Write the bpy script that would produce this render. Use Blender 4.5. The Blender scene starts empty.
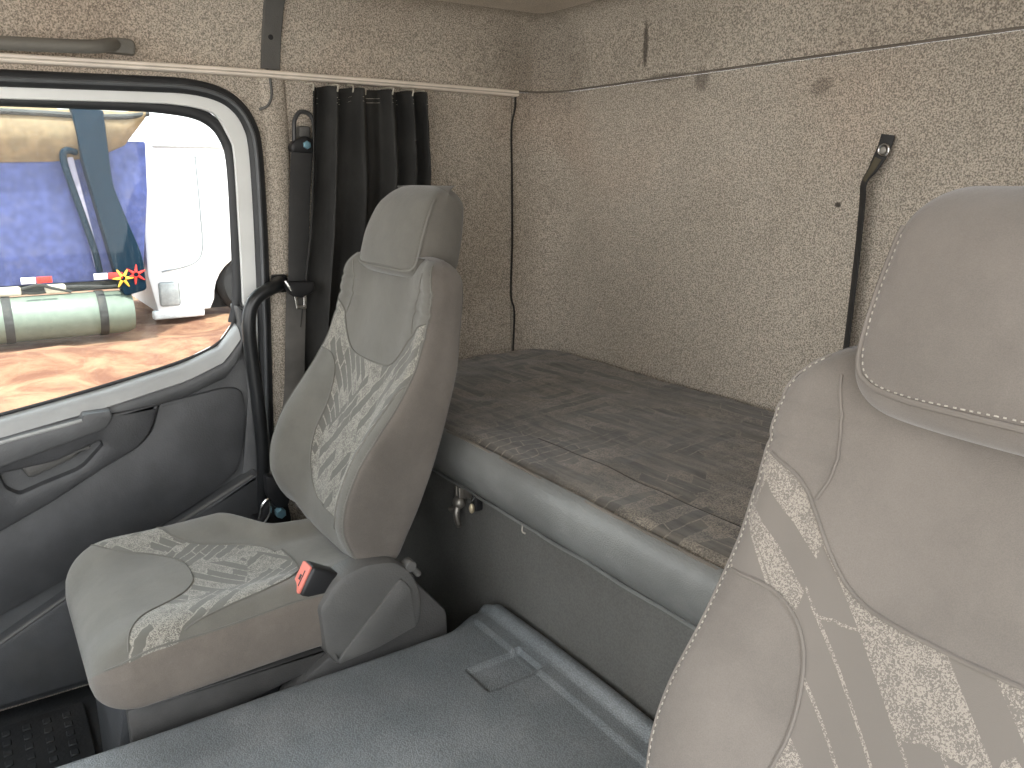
import bpy, bmesh, math, random
from mathutils import Vector, Matrix, noise
from mathutils.bvhtree import BVHTree
random.seed(7)
C = bpy.context.scene.collection
ZO = 1.28                      # coordinates below are measured from eye height; ZO lifts the cab floor to z = 0
V = Vector

# ------------------------------------------------------------------ materials
def nmat(name):
    m = bpy.data.materials.new(name); m.use_nodes = True
    nt = m.node_tree; b = nt.nodes['Principled BSDF']
    return m, nt, b
def N(nt, typ, **kw):
    n = nt.nodes.new(typ)
    for k, v in kw.items():
        if k in n.inputs: n.inputs[k].default_value = v
        else: setattr(n, k, v)
    return n
def L(nt, a, b): nt.links.new(a, b)
def mth(nt, op, a, b=None, c=None):
    n = nt.nodes.new('ShaderNodeMath'); n.operation = op
    for i, x in enumerate((a, b, c)):
        if x is None: continue
        if isinstance(x, (int, float)): n.inputs[i].default_value = x
        else: nt.links.new(x, n.inputs[i])
    return n.outputs[0]
def mix(nt, f, a, b, typ='MIX'):
    n = nt.nodes.new('ShaderNodeMix'); n.data_type = 'RGBA'; n.blend_type = typ
    for sock, x in ((n.inputs[0], f), (n.inputs[6], a), (n.inputs[7], b)):
        if isinstance(x, (int, float)): sock.default_value = x
        elif isinstance(x, tuple): sock.default_value = (*x, 1) if len(x) == 3 else x
        else: nt.links.new(x, sock)
    return n.outputs[2]
def ramp(nt, fac, lo, hi):
    n = nt.nodes.new('ShaderNodeMapRange'); n.interpolation_type = 'SMOOTHSTEP'
    n.inputs['From Min'].default_value = lo; n.inputs['From Max'].default_value = hi
    nt.links.new(fac, n.inputs['Value']); return n.outputs[0]
def coords(nt, kind='Object', rot=(0,0,0), scale=(1,1,1)):
    t = nt.nodes.new('ShaderNodeTexCoord'); mp = nt.nodes.new('ShaderNodeMapping')
    mp.inputs['Rotation'].default_value = rot; mp.inputs['Scale'].default_value = scale
    nt.links.new(t.outputs[kind], mp.inputs['Vector']); return mp.outputs[0]
def noi(nt, vec, scale, detail=2, rough=.5, dist=0):
    n = N(nt, 'ShaderNodeTexNoise', Scale=scale, Detail=detail, Roughness=rough, Distortion=dist)
    nt.links.new(vec, n.inputs['Vector']); return n.outputs[0]
def bump(nt, b, h, strength=.3, dist=.002, prev=None):
    n = N(nt, 'ShaderNodeBump', Strength=strength, Distance=dist); nt.links.new(h, n.inputs['Height'])
    if prev: nt.links.new(prev, n.inputs['Normal'])
    nt.links.new(n.outputs[0], b.inputs['Normal']); return n.outputs[0]

def plastic(name, col, rough=.5, grain=0, var=.15, metal=0, dirt=None, spec=.5):
    m, nt, b = nmat(name); v = coords(nt)
    n = noi(nt, v, 9, 4, .6); f = ramp(nt, n, .35, .7)
    lo = tuple(c*(1-var) for c in col); hi = tuple(min(1, c*(1+var)) for c in col)
    c = mix(nt, f, lo, hi)
    if dirt:
        d = ramp(nt, noi(nt, v, 3.2, 6, .7), .5, .75); c = mix(nt, mth(nt, 'MULTIPLY', d, .5), c, dirt)
    L(nt, c, b.inputs['Base Color']); b.inputs['Roughness'].default_value = rough
    b.inputs['Metallic'].default_value = metal; b.inputs['Specular IOR Level'].default_value = spec
    if grain:
        vo = N(nt, 'ShaderNodeTexVoronoi', Scale=grain); L(nt, v, vo.inputs['Vector'])
        bump(nt, b, vo.outputs['Distance'], .35, .0012)
    return m

def headliner(name, base, marks=(), scale=310, con=1.2):
    # speckled looped fabric; marks = (centre, radii, strength) stains
    m, nt, b = nmat(name); v = coords(nt, 'Generated'); v = coords(nt)
    sp = noi(nt, v, scale, 2, .6); f = ramp(nt, sp, .33, .67)
    lo = tuple(c*(1-.42*con) for c in base); hi = tuple(c*(1+.36*con) for c in base)
    c = mix(nt, f, lo, hi)
    big = ramp(nt, noi(nt, v, 2.3, 5, .62), .32, .72)
    c = mix(nt, big, mix(nt, 1.0, c, (.84, .83, .82), 'MULTIPLY'), c)
    red = ramp(nt, noi(nt, v, 1.7, 3, .5, .4), .5, .75)
    c = mix(nt, mth(nt, 'MULTIPLY', red, .35), c, mix(nt, 1.0, c, (1.0, .86, .80), 'MULTIPLY'))
    ge = nt.nodes.new('ShaderNodeTexCoord').outputs['Object']
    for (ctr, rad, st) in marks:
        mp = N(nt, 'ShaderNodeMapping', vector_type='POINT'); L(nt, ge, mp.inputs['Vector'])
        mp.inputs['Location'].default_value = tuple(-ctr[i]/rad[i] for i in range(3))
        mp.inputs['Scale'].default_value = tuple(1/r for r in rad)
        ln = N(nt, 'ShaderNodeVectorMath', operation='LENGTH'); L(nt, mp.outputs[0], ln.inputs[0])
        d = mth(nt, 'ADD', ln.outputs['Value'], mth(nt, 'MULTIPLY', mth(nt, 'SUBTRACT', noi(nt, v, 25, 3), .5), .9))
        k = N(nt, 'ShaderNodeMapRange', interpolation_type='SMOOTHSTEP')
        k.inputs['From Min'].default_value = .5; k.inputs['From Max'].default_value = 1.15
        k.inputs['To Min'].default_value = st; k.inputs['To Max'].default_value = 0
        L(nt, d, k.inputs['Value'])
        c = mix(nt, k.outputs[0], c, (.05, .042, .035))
    L(nt, c, b.inputs['Base Color']); b.inputs['Roughness'].default_value = .95
    b.inputs['Specular IOR Level'].default_value = .15
    bump(nt, b, sp, .5, .003)
    return m

def seat_fabric(name, plain, fleck, dark, rot, side=None, pat_scale=9.0, always=False, contrast=1.0, warp=0.0, speck_scale=560, angs=(.95, -.5), split=.55, lines=1.0, worn=False, stretch=1.0):
    # plain woven cloth; inside 'zone' > 0 a jacquard of angular strips with light flecks
    m, nt, b = nmat(name)
    v = coords(nt); vr = coords(nt, 'Object', rot, (1, 1, 1))
    at = N(nt, 'ShaderNodeAttribute', attribute_name='zone')
    weave = noi(nt, v, 900, 2, .7); mott = ramp(nt, noi(nt, v, 7, 5, .65), .3, .72)
    base = mix(nt, mott, tuple(c*.88 for c in plain), tuple(c*1.10 for c in plain))
    base = mix(nt, ramp(nt, weave, .3, .7), mix(nt, 1., base, (.86, .86, .86), 'MULTIPLY'), base)
    if side:
        sa = N(nt, 'ShaderNodeAttribute', attribute_name='side')
        sc = mix(nt, mott, tuple(c*.85 for c in side), tuple(c*1.12 for c in side))
        sc = mix(nt, ramp(nt, weave, .35, .65), mix(nt, 1., sc, (.82, .82, .82), 'MULTIPLY'), sc)
        base = mix(nt, sa.outputs['Fac'], base, sc)
    # angular strips: sheared bricks in two directions, patched together by large cells
    sep = N(nt, 'ShaderNodeSeparateXYZ'); wob = N(nt, 'ShaderNodeTexNoise', Scale=38.0, Detail=2.0); L(nt, vr, wob.inputs['Vector'])
    L(nt, vr, sep.inputs[0]); X, Y = sep.outputs[0], sep.outputs[1]
    wv = mth(nt, 'MULTIPLY', mth(nt, 'SUBTRACT', wob.outputs[0], .5), .010)
    X = mth(nt, 'ADD', X, wv); Y = mth(nt, 'ADD', Y, wv)
    def strips(angle, shear, length, height, seed):
        c_, s_ = math.cos(angle), math.sin(angle)
        p = mth(nt, 'ADD', mth(nt, 'MULTIPLY', X, c_), mth(nt, 'MULTIPLY', Y, s_))
        q = mth(nt, 'ADD', mth(nt, 'MULTIPLY', X, -s_), mth(nt, 'MULTIPLY', Y, c_))
        p = mth(nt, 'ADD', p, mth(nt, 'MULTIPLY', q, shear))
        cb = N(nt, 'ShaderNodeCombineXYZ'); L(nt, mth(nt, 'ADD', p, seed), cb.inputs[0]); L(nt, mth(nt, 'ADD', q, seed*1.7), cb.inputs[1])
        br = N(nt, 'ShaderNodeTexBrick', offset=.37, squash=1.6, squash_frequency=3)
        for k_, v_ in (('Scale', 1.), ('Mortar Size', .0016), ('Mortar Smooth', 0.), ('Brick Width', length), ('Row Height', height), ('Color1', (0, 0, 0, 1)), ('Color2', (1, 1, 1, 1)), ('Mortar', (.5, .5, .5, 1))): br.inputs[k_].default_value = v_
        L(nt, cb.outputs[0], br.inputs['Vector']); cs = N(nt, 'ShaderNodeSeparateColor'); L(nt, br.outputs['Color'], cs.inputs[0])
        return cs.outputs[0], br.outputs['Fac']
    k0 = 11/pat_scale
    r1, e1 = strips(angs[0], .75, .085*k0*stretch, .024*k0, 3.1)
    r2, e2 = strips(angs[1], -.6, .07*k0*stretch, .021*k0, 5.3)
    vo = N(nt, 'ShaderNodeTexVoronoi', voronoi_dimensions='2D', distance='CHEBYCHEV', Scale=pat_scale*.62); L(nt, vr, vo.inputs['Vector'])
    cs = N(nt, 'ShaderNodeSeparateColor'); L(nt, vo.outputs['Color'], cs.inputs[0])
    sel = mth(nt, 'GREATER_THAN', cs.outputs[1], split)
    cell = mth(nt, 'ADD', mth(nt, 'MULTIPLY', r1, mth(nt, 'SUBTRACT', 1., sel)), mth(nt, 'MULTIPLY', r2, sel))
    edge = mth(nt, 'ADD', mth(nt, 'MULTIPLY', e1, mth(nt, 'SUBTRACT', 1., sel)), mth(nt, 'MULTIPLY', e2, sel))
    speck = ramp(nt, mth(nt, 'ADD', noi(nt, v, speck_scale, 1, .4, 1.0), mth(nt, 'MULTIPLY', mth(nt, 'SUBTRACT', noi(nt, v, 45, 3, .6), .5), .35)), .475, .555)
    flecked = mth(nt, 'MULTIPLY', speck, mth(nt, 'GREATER_THAN', cell, .42))
    line = mth(nt, 'MULTIPLY', mth(nt, 'GREATER_THAN', edge, .5), mth(nt, 'GREATER_THAN', noi(nt, v, 110, 1), .46))
    lt = mth(nt, 'MAXIMUM', flecked, mth(nt, 'MULTIPLY', line, lines))
    if worn:      # rubbed bedding: the figure fades in patches, cross creases and a dusty bloom
        vs_ = coords(nt, 'Object', (0, 0, .12), (1, 6, 1))
        cre = noi(nt, vs_, 7, 5, .65, .4); fade = ramp(nt, noi(nt, v, 5, 4, .6), .36, .62)
        lt = mth(nt, 'MULTIPLY', lt, mth(nt, 'ADD', mth(nt, 'MULTIPLY', fade, .8), .2))
        dark = mix(nt, ramp(nt, cre, .35, .68), tuple(c*.62 for c in dark), tuple(c*1.45 for c in dark))
    pc = mix(nt, mth(nt, 'MULTIPLY', lt, contrast), dark, fleck)
    zf = 1.0 if always else ramp(nt, at.outputs['Fac'], -.0006, .0006)
    col = mix(nt, zf, base, pc)
    L(nt, col, b.inputs['Base Color']); b.inputs['Roughness'].default_value = .92
    b.inputs['Specular IOR Level'].default_value = .2
    b.inputs['Sheen Weight'].default_value = .25; b.inputs['Sheen Roughness'].default_value = .5
    p = bump(nt, b, weave, .25, .0015)
    wr = noi(nt, v, 16, 3, .55, .6)
    bump(nt, b, wr, .25, .006 + warp, p)
    return m

M = {}
M['wall'] = headliner('headliner_cloth', (.475, .422, .355),
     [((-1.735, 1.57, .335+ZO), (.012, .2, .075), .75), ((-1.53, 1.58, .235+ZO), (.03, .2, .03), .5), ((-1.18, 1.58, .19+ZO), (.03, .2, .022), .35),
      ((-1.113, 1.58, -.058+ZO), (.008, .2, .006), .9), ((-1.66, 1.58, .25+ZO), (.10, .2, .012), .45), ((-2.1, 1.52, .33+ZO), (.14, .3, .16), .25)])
M['ceil'] = headliner('roof_lining', (.70, .63, .54), con=.5)
M['rail'] = plastic('rail_aluminium', (.86, .77, .67), .45, 0, .06)
M['dplastic'] = plastic('dark_grey_plastic', (.10, .102, .104), .48, 260, .14, dirt=(.10, .098, .09))
M['dplastic2'] = plastic('black_door_plastic', (.066, .067, .07), .5, 240, .14, dirt=(.085, .08, .072))
M['mplastic'] = plastic('mid_grey_plastic', (.105, .102, .096), .5, 300, .1, dirt=(.16, .14, .12))
M['skirt'] = plastic('dark_warm_plastic', (.070, .067, .064), .55, 300, .15, dirt=(.12, .11, .10))
M['sill'] = plastic('smooth_sill_sky_sheen', (.40, .405, .40), .25, 0, .05)  # paler than the trim: sky reflected on the sill put into the colour
M['rubber'] = plastic('black_rubber_seal', (.022, .023, .025), .5, 0, .15)
M['white'] = plastic('white_door_paint', (.80, .81, .79), .35, 0, .03)
M['black'] = plastic('black_plastic', (.012, .012, .013), .42, 0, .1)
M['webbing'] = plastic('belt_webbing', (.026, .025, .024), .65, 0, .2)
M['webbing2'] = plastic('worn_belt_webbing', (.075, .07, .063), .75, 0, .2)
M['chrome'] = plastic('bright_metal', (.62, .62, .60), .25, 0, .05, 1)
M['bolt'] = plastic('zinc_bolt', (.30, .55, .66), .3, 0, .08, .7)
M['dullmetal'] = plastic('dull_metal', (.27, .25, .22), .45, 0, .2, .8)
M['brass'] = plastic('pale_metal_tip', (.62, .52, .36), .4, 0, .1, .5)
M['red'] = plastic('faded_red_button', (.72, .20, .15), .5, 0, .06)
M['seam'] = plastic('seam_cord', (.15, .143, .125), .8, 0, .1)
M['seamd'] = plastic('warm_seam_cord', (.165, .145, .126), .85, 0, .1)
M['thread'] = plastic('light_thread', (.40, .365, .31), .8, 0, .1)
M['dark_seam'] = plastic('dark_gap', (.03, .027, .024), .9)
M['leather'] = plastic('grey_leatherette', (.165, .166, .158), .40, 420, .12, dirt=(.17, .17, .16))
M['basecloth'] = headliner('bunk_base_carpet', (.130, .127, .118), con=.25)
M['floorrub'] = plastic('floor_rubber', (.022, .023, .024), .6, 120, .2, dirt=(.06, .055, .05))
M['handle'] = plastic('grey_brown_plastic', (.16, .15, .13), .5, 300, .08)
M['curtain'] = plastic('curtain_cloth', (.026, .025, .023), .85, 500, .25)
M['seat'] = seat_fabric('seat_fabric', (.140, .133, .116), (.31, .292, .25), (.116, .110, .096), (math.pi/2, 0, 0), side=(.150, .132, .115), pat_scale=12.5, lines=.6, stretch=1.15, angs=(-.85, .75), split=.6)
M['seatc'] = seat_fabric('seat_cushion_fabric', (.168, .159, .137), (.36, .338, .29), (.140, .133, .115), (0, 0, .3), side=(.190, .163, .138), pat_scale=12, lines=.55, stretch=1.2)
M['seatd'] = seat_fabric('driver_seat_fabric', (.172, .151, .132), (.39, .345, .29), (.160, .141, .123), (math.pi/2, 0, 0), side=(.16, .138, .118), pat_scale=8.5, contrast=.6, speck_scale=560, angs=(.80, .62), split=.72, lines=.0, stretch=2.1)
M['bunk'] = seat_fabric('bunk_fabric', (.115, .102, .086), (.44, .375, .30), (.104, .091, .075), (0, 0, .9), pat_scale=8, always=True, contrast=.6, warp=.010, speck_scale=400, worn=True, lines=.55, stretch=1.3)

def rubber_cover():
    m, nt, b = nmat('tunnel_rubber'); v = coords(nt)
    vo = N(nt, 'ShaderNodeTexVoronoi', Scale=330); L(nt, v, vo.inputs['Vector'])
    dust = ramp(nt, noi(nt, v, 4, 5, .6), .35, .75)
    c = mix(nt, dust, (.175, .190, .196), (.275, .285, .288))
    c = mix(nt, ramp(nt, vo.outputs['Distance'], .2, .7), c, mix(nt, 1., c, (.7, .7, .7), 'MULTIPLY'))
    st = N(nt, 'ShaderNodeMapping'); L(nt, nt.nodes.new('ShaderNodeTexCoord').outputs['Object'], st.inputs['Vector'])
    st.inputs['Location'].default_value = (1.065/.03, -.70/.02, 0); st.inputs['Scale'].default_value = (1/.03, 1/.02, 0)
    ln = N(nt, 'ShaderNodeVectorMath', operation='LENGTH'); L(nt, st.outputs[0], ln.inputs[0])
    k = mth(nt, 'MULTIPLY', mth(nt, 'LESS_THAN', mth(nt, 'ADD', ln.outputs['Value'], noi(nt, v, 60, 3)), 1.2), .4)
    c = mix(nt, k, c, (.16, .11, .07))
    L(nt, c, b.inputs['Base Color']); b.inputs['Roughness'].default_value = .46
    bump(nt, b, vo.outputs['Distance'], .45, .0016); return m
M['tunnel'] = rubber_cover()

def glass_mat():
    m, nt, b = nmat('dusty_glass'); nt.nodes.remove(b)
    out = nt.nodes['Material Output']; v = coords(nt)
    tr = N(nt, 'ShaderNodeBsdfTransparent', Color=(.93, .96, .95, 1)); gl = N(nt, 'ShaderNodeBsdfGlossy', Roughness=.02)
    df = N(nt, 'ShaderNodeBsdfDiffuse', Color=(.9, .9, .88, 1))
    fr = N(nt, 'ShaderNodeFresnel', IOR=1.27)
    m1 = nt.nodes.new('ShaderNodeMixShader'); L(nt, fr.outputs[0], m1.inputs[0]); L(nt, tr.outputs[0], m1.inputs[1]); L(nt, gl.outputs[0], m1.inputs[2])
    vs = coords(nt, 'Object', (0, 0, 0), (1, 60, 3)); st = ramp(nt, noi(nt, vs, 2.2, 3, .6), .5, .8)
    m2 = nt.nodes.new('ShaderNodeMixShader'); L(nt, mth(nt, 'MULTIPLY', st, .035), m2.inputs[0]); L(nt, m1.outputs[0], m2.inputs[1]); L(nt, df.outputs[0], m2.inputs[2])
    L(nt, m2.outputs[0], out.inputs[0]); return m
M['glass'] = glass_mat()

# ------------------------------------------------------------------ object helpers
def rootloc(p):
    return V(p['_o']) if p is not None else V((0, 0, 0))
ORIG = {}
def thing(name, label, cat, loc, group=None, kind=None):
    o = bpy.data.objects.new(name, None); C.objects.link(o)
    o.location = V(loc) + V((0, 0, ZO)); o.empty_display_size = .05
    if label: o['label'] = label
    if cat: o['category'] = cat
    if group: o['group'] = group
    if kind: o['kind'] = kind
    ORIG[o] = V(loc); return o
def obj(name, bm, mat, parent=None, smooth=True, angle=40, label=None, cat=None, kind=None, group=None, origin=None):
    o0 = ORIG[parent] if parent is not None else V(origin if origin else (0, 0, 0))
    if parent is None and origin is None: o0 = V((0, 0, -ZO))     # keep vertices in absolute cab coordinates
    bmesh.ops.translate(bm, verts=bm.verts, vec=-o0)
    bmesh.ops.recalc_face_normals(bm, faces=bm.faces)
    me = bpy.data.meshes.new(name); bm.to_mesh(me); bm.free()
    o = bpy.data.objects.new(name, me); C.objects.link(o)
    me.materials.append(M[mat] if isinstance(mat, str) else mat)
    if smooth:
        me.shade_smooth()
        me.set_sharp_from_angle(angle=math.radians(angle))
    if parent is not None: o.parent = parent
    else: o.location = o0 + V((0, 0, ZO))
    ORIG[o] = o0
    if label: o['label'] = label
    if cat: o['category'] = cat
    if kind: o['kind'] = kind
    if group: o['group'] = group
    return o
def loft(loops, closed=True, caps=True, bm=None):
    bm = bm or bmesh.new(); rows = [[bm.verts.new(p) for p in lp] for lp in loops]
    n = len(rows[0])
    for a, b in zip(rows, rows[1:]):
        for i in range(n if closed else n-1):
            j = (i+1) % n
            bm.faces.new((a[i], a[j], b[j], b[i]))
    if caps and closed:
        for r, k in ((rows[0], -1), (rows[-1], 1)):
            c = bm.verts.new(sum((v.co for v in r), V())/n)
            for i in range(n):
                bm.faces.new((r[i], r[(i+1) % n], c) if k > 0 else (r[(i+1) % n], r[i], c))
    return bm
def catmull(pts, sub, closed=False):
    pts = [V(p) for p in pts]; n = len(pts); out = []
    rng = range(n) if closed else range(n-1)
    for i in rng:
        if closed: p0, p1, p2, p3 = pts[i-1], pts[i], pts[(i+1) % n], pts[(i+2) % n]
        else:
            p1, p2 = pts[i], pts[i+1]; p0 = pts[i-1] if i else p1*2-p2; p3 = pts[i+2] if i+2 < n else p2*2-p1
        for k in range(sub):
            t = k/sub
            out.append(.5*((2*p1)+(p2-p0)*t+(2*p0-5*p1+4*p2-p3)*t*t+(3*p1-p0-3*p2+p3)*t**3))
    if not closed: out.append(pts[-1])
    return out
def tube(path, r, seg=8, bm=None, caps=True, flat=None):
    # r: radius or function of t; flat = (direction, factor) squashes along a direction
    path = [V(p) for p in path]; n = len(path); loops = []
    t0 = (path[1]-path[0]).normalized(); up = V((0, 0, 1)) if abs(t0.z) < .9 else V((0, 1, 0))
    nrm = (up - t0*up.dot(t0)).normalized()
    for i, p in enumerate(path):
        t = (path[min(i+1, n-1)]-path[max(i-1, 0)]).normalized()
        nrm = (nrm - t*nrm.dot(t)).normalized(); bi = t.cross(nrm)
        rr = r(i/(n-1)) if callable(r) else r
        lp = [p + (nrm*math.cos(a)+bi*math.sin(a))*rr for a in (2*math.pi*k/seg for k in range(seg))]
        if flat:
            d = V(flat[0]); lp = [q - d*((q-p).dot(d)*(1-flat[1])) for q in lp]
        loops.append(lp)
    return loft(loops, True, caps, bm)
def strip(path, widthdirs, w, th, bm=None):
    # flat band along path; widthdirs gives the across direction at each point
    loops = []; path = [V(p) for p in path]; n = len(path)
    for i, p in enumerate(path):
        t = (path[min(i+1, n-1)]-path[max(i-1, 0)]).normalized()
        d = V(widthdirs[i]); d = (d-t*d.dot(t)).normalized(); u = t.cross(d)
        ww = w(i/(n-1)) if callable(w) else w
        loops.append([p+d*ww/2+u*th*.3, p+d*ww*.46+u*th/2, p-d*ww*.46+u*th/2, p-d*ww/2+u*th*.3, p-d*ww/2-u*th*.3, p-d*ww*.46-u*th/2, p+d*ww*.46-u*th/2, p+d*ww/2-u*th*.3])
    return loft(loops, True, True, bm)
def rbox(x0, x1, y0, y1, z0, z1, r=.01, seg=3, bm=None):
    b = bmesh.new(); bmesh.ops.create_cube(b, size=1)
    for v in b.verts: v.co = V(((x0+x1)/2+v.co.x*(x1-x0), (y0+y1)/2+v.co.y*(y1-y0), (z0+z1)/2+v.co.z*(z1-z0)))
    if r: bmesh.ops.bevel(b, geom=b.edges[:], offset=r, segments=seg, profile=.5, affect='EDGES')
    if bm is None: return b
    return join(bm, b)
def join(bm, b, mtx=None):
    if mtx is not None: bmesh.ops.transform(b, matrix=mtx, verts=b.verts)
    me = bpy.data.meshes.new('tmp'); b.to_mesh(me); b.free(); bm.from_mesh(me); bpy.data.meshes.remove(me); return bm
def cyl(p0, p1, r, seg=16, bm=None, r2=None):
    p0, p1 = V(p0), V(p1); r2 = r if r2 is None else r2; e = min(r, r2)*.15
    d = (p1-p0).normalized()
    return tube([p0, p0+d*1e-4, p0+d*e, p1-d*e, p1-d*1e-4, p1], lambda t: [r*.8, r*.88, r, r2, r2*.88, r2*.8][round(t*5)], seg, bm)
def rpoly(pts, r, seg=5):
    # round a 2-D polygon's corners; r may be a list
    out = []; n = len(pts)
    for i in range(n):
        p = V(pts[i]).to_2d(); a = V(pts[i-1]).to_2d()-p; b = V(pts[(i+1) % n]).to_2d()-p
        rr = r[i] if isinstance(r, (list, tuple)) else r
        k = min(rr, a.length*.45, b.length*.45)
        if k < 1e-5: out.append(p); continue
        A = p+a.normalized()*k; B = p+b.normalized()*k
        for s in range(seg+1):
            t = s/seg; out.append(A*(1-t)**2+p*2*t*(1-t)+B*t*t)
    return out
def inset(pts, d):
    n = len(pts); area = sum(pts[i-1].x*pts[i].y-pts[i].x*pts[i-1].y for i in range(n)); sg = 1 if area > 0 else -1; out = []
    for i in range(n):
        a = pts[i]-pts[i-1]; b = pts[(i+1) % n]-pts[i]
        if a.length < 1e-7: a = b
        if b.length < 1e-7: b = a
        na = V((-a.y, a.x)).normalized()*sg; nb = V((-b.y, b.x)).normalized()*sg
        m = (na+nb); m = m.normalized() if m.length > 1e-6 else na
        out.append(pts[i]+m*d)
    return out
def plate(poly, x0, x1, bev=.004, holes=(), axis='x', bm=None):
    # extruded 2-D outline with softened front edge; poly is (y,z) for axis x, (x,z) for axis y, (x,y) for axis z
    bm = bm or bmesh.new(); sg = 1 if x1 > x0 else -1
    def P(q, d):
        return V((d, q.x, q.y)) if axis == 'x' else (V((q.x, d, q.y)) if axis == 'y' else V((q.x, q.y, d)))
    def walls(pl, s):
        pl = [V(p).to_2d() for p in pl]
        lv = [(x0, 0), (x1-sg*bev, 0), (x1-sg*bev*.3, bev*.3), (x1, bev)]
        rows = [[bm.verts.new(P(q, d)) for q in (inset(pl, k*s) if k else pl)] for d, k in lv]
        n = len(pl)
        for a, b in zip(rows, rows[1:]):
            for i in range(n): bm.faces.new((a[i], a[(i+1) % n], b[(i+1) % n], b[i]))
        return rows
    allr = [walls(poly, 1)]+[walls(h, -1) for h in holes]
    for k in (0, -1):
        es = []
        for rows in allr:
            r = rows[k]
            for i in range(len(r)):
                e = bm.edges.get((r[i], r[(i+1) % len(r)])) or bm.edges.new((r[i], r[(i+1) % len(r)]))
                es.append(e)
        bmesh.ops.triangle_fill(bm, edges=es, use_beauty=True)
    return bm
def interp(tab, z):
    tab = sorted(tab)
    if z <= tab[0][0]: return tab[0][1]
    for (a, p), (b, q) in zip(tab, tab[1:]):
        if z <= b: 
            t = (z-a)/(b-a); return p+(q-p)*t
    return tab[-1][1]
def sinterp(tab, z):
    # smooth (monotone-ish) version
    return (interp(tab, z-.02)+2*interp(tab, z)+interp(tab, z+.02))/4
def sdf(poly, x, y):
    d = 1e9; ins = False; n = len(poly)
    for i in range(n):
        ax, ay = poly[i-1]; bx, by = poly[i]
        ex, ey = bx-ax, by-ay; wx, wy = x-ax, y-ay
        l2 = ex*ex+ey*ey; t = max(0, min(1, (wx*ex+wy*ey)/l2)) if l2 else 0
        d = min(d, (wx-ex*t)**2+(wy-ey*t)**2)
        if (ay > y) != (by > y) and x < (bx-ax)*(y-ay)/(by-ay)+ax: ins = not ins
    d = math.sqrt(d); return d if ins else -d
def curve2(pts, sub=6): return [(p.x, p.y) for p in catmull([(a, b, 0) for a, b in pts], sub)]
def project(bvh, pts, direction, start):
    # drop points onto a surface along a direction
    out = []
    for p in pts:
        hit = bvh.ray_cast(V(p)-V(direction)*start, V(direction))
        if hit[0]: out.append(hit[0]+hit[1]*.0006)
    return out
def sstep(a, b, x):
    t = max(0, min(1, (x-a)/(b-a))); return t*t*(3-2*t)

# ------------------------------------------------------------------ seats
BOL = [(-.80, .615), (-.76, .582), (-.72, .553), (-.667, .534), (-.61, .541), (-.543, .569), (-.49, .608), (-.44, .650), (-.364, .700), (-.28, .729), (-.185, .748), (-.1, .77)]
CEN = [(-.80, .56), (-.75, .570), (-.65, .594), (-.5, .655), (-.35, .720), (-.2, .765), (-.1, .80)]
BAK = [(-.80, .64), (-.74, .664), (-.66, .705), (-.575, .738), (-.47, .772), (-.375, .800), (-.216, .822), (-.1, .835)]
TOPL = [(0, -.386), (.07, -.384), (.108, -.374), (.138, -.350), (.168, -.314), (.20, -.286), (.262, -.262)]
BOLL = [(.262, -.392), (.20, -.392), (.165, -.400), (.14, -.420), (.125, -.452), (.118, -.50), (.122, -.56), (.112, -.62), (.085, -.665), (.045, -.69), (0, -.695)]
SHOL = [(.172, -.185), (.165, -.215), (.158, -.250), (.158, -.28), (.167, -.305)]
FRT = [(0, .296), (.05, .290), (.09, .266), (.12, .232), (.145, .195), (.175, .168), (.21, .150), (.255, .138)]
REA = [(.255, .272), (.21, .282), (.16, .298), (.125, .325), (.10, .365), (.075, .415), (.04, .455), (0, .470)]

def set_attr(o, name, vals):
    a = o.data.attributes.new(name, 'FLOAT', 'POINT'); a.data.foreach_set('value', vals)

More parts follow.
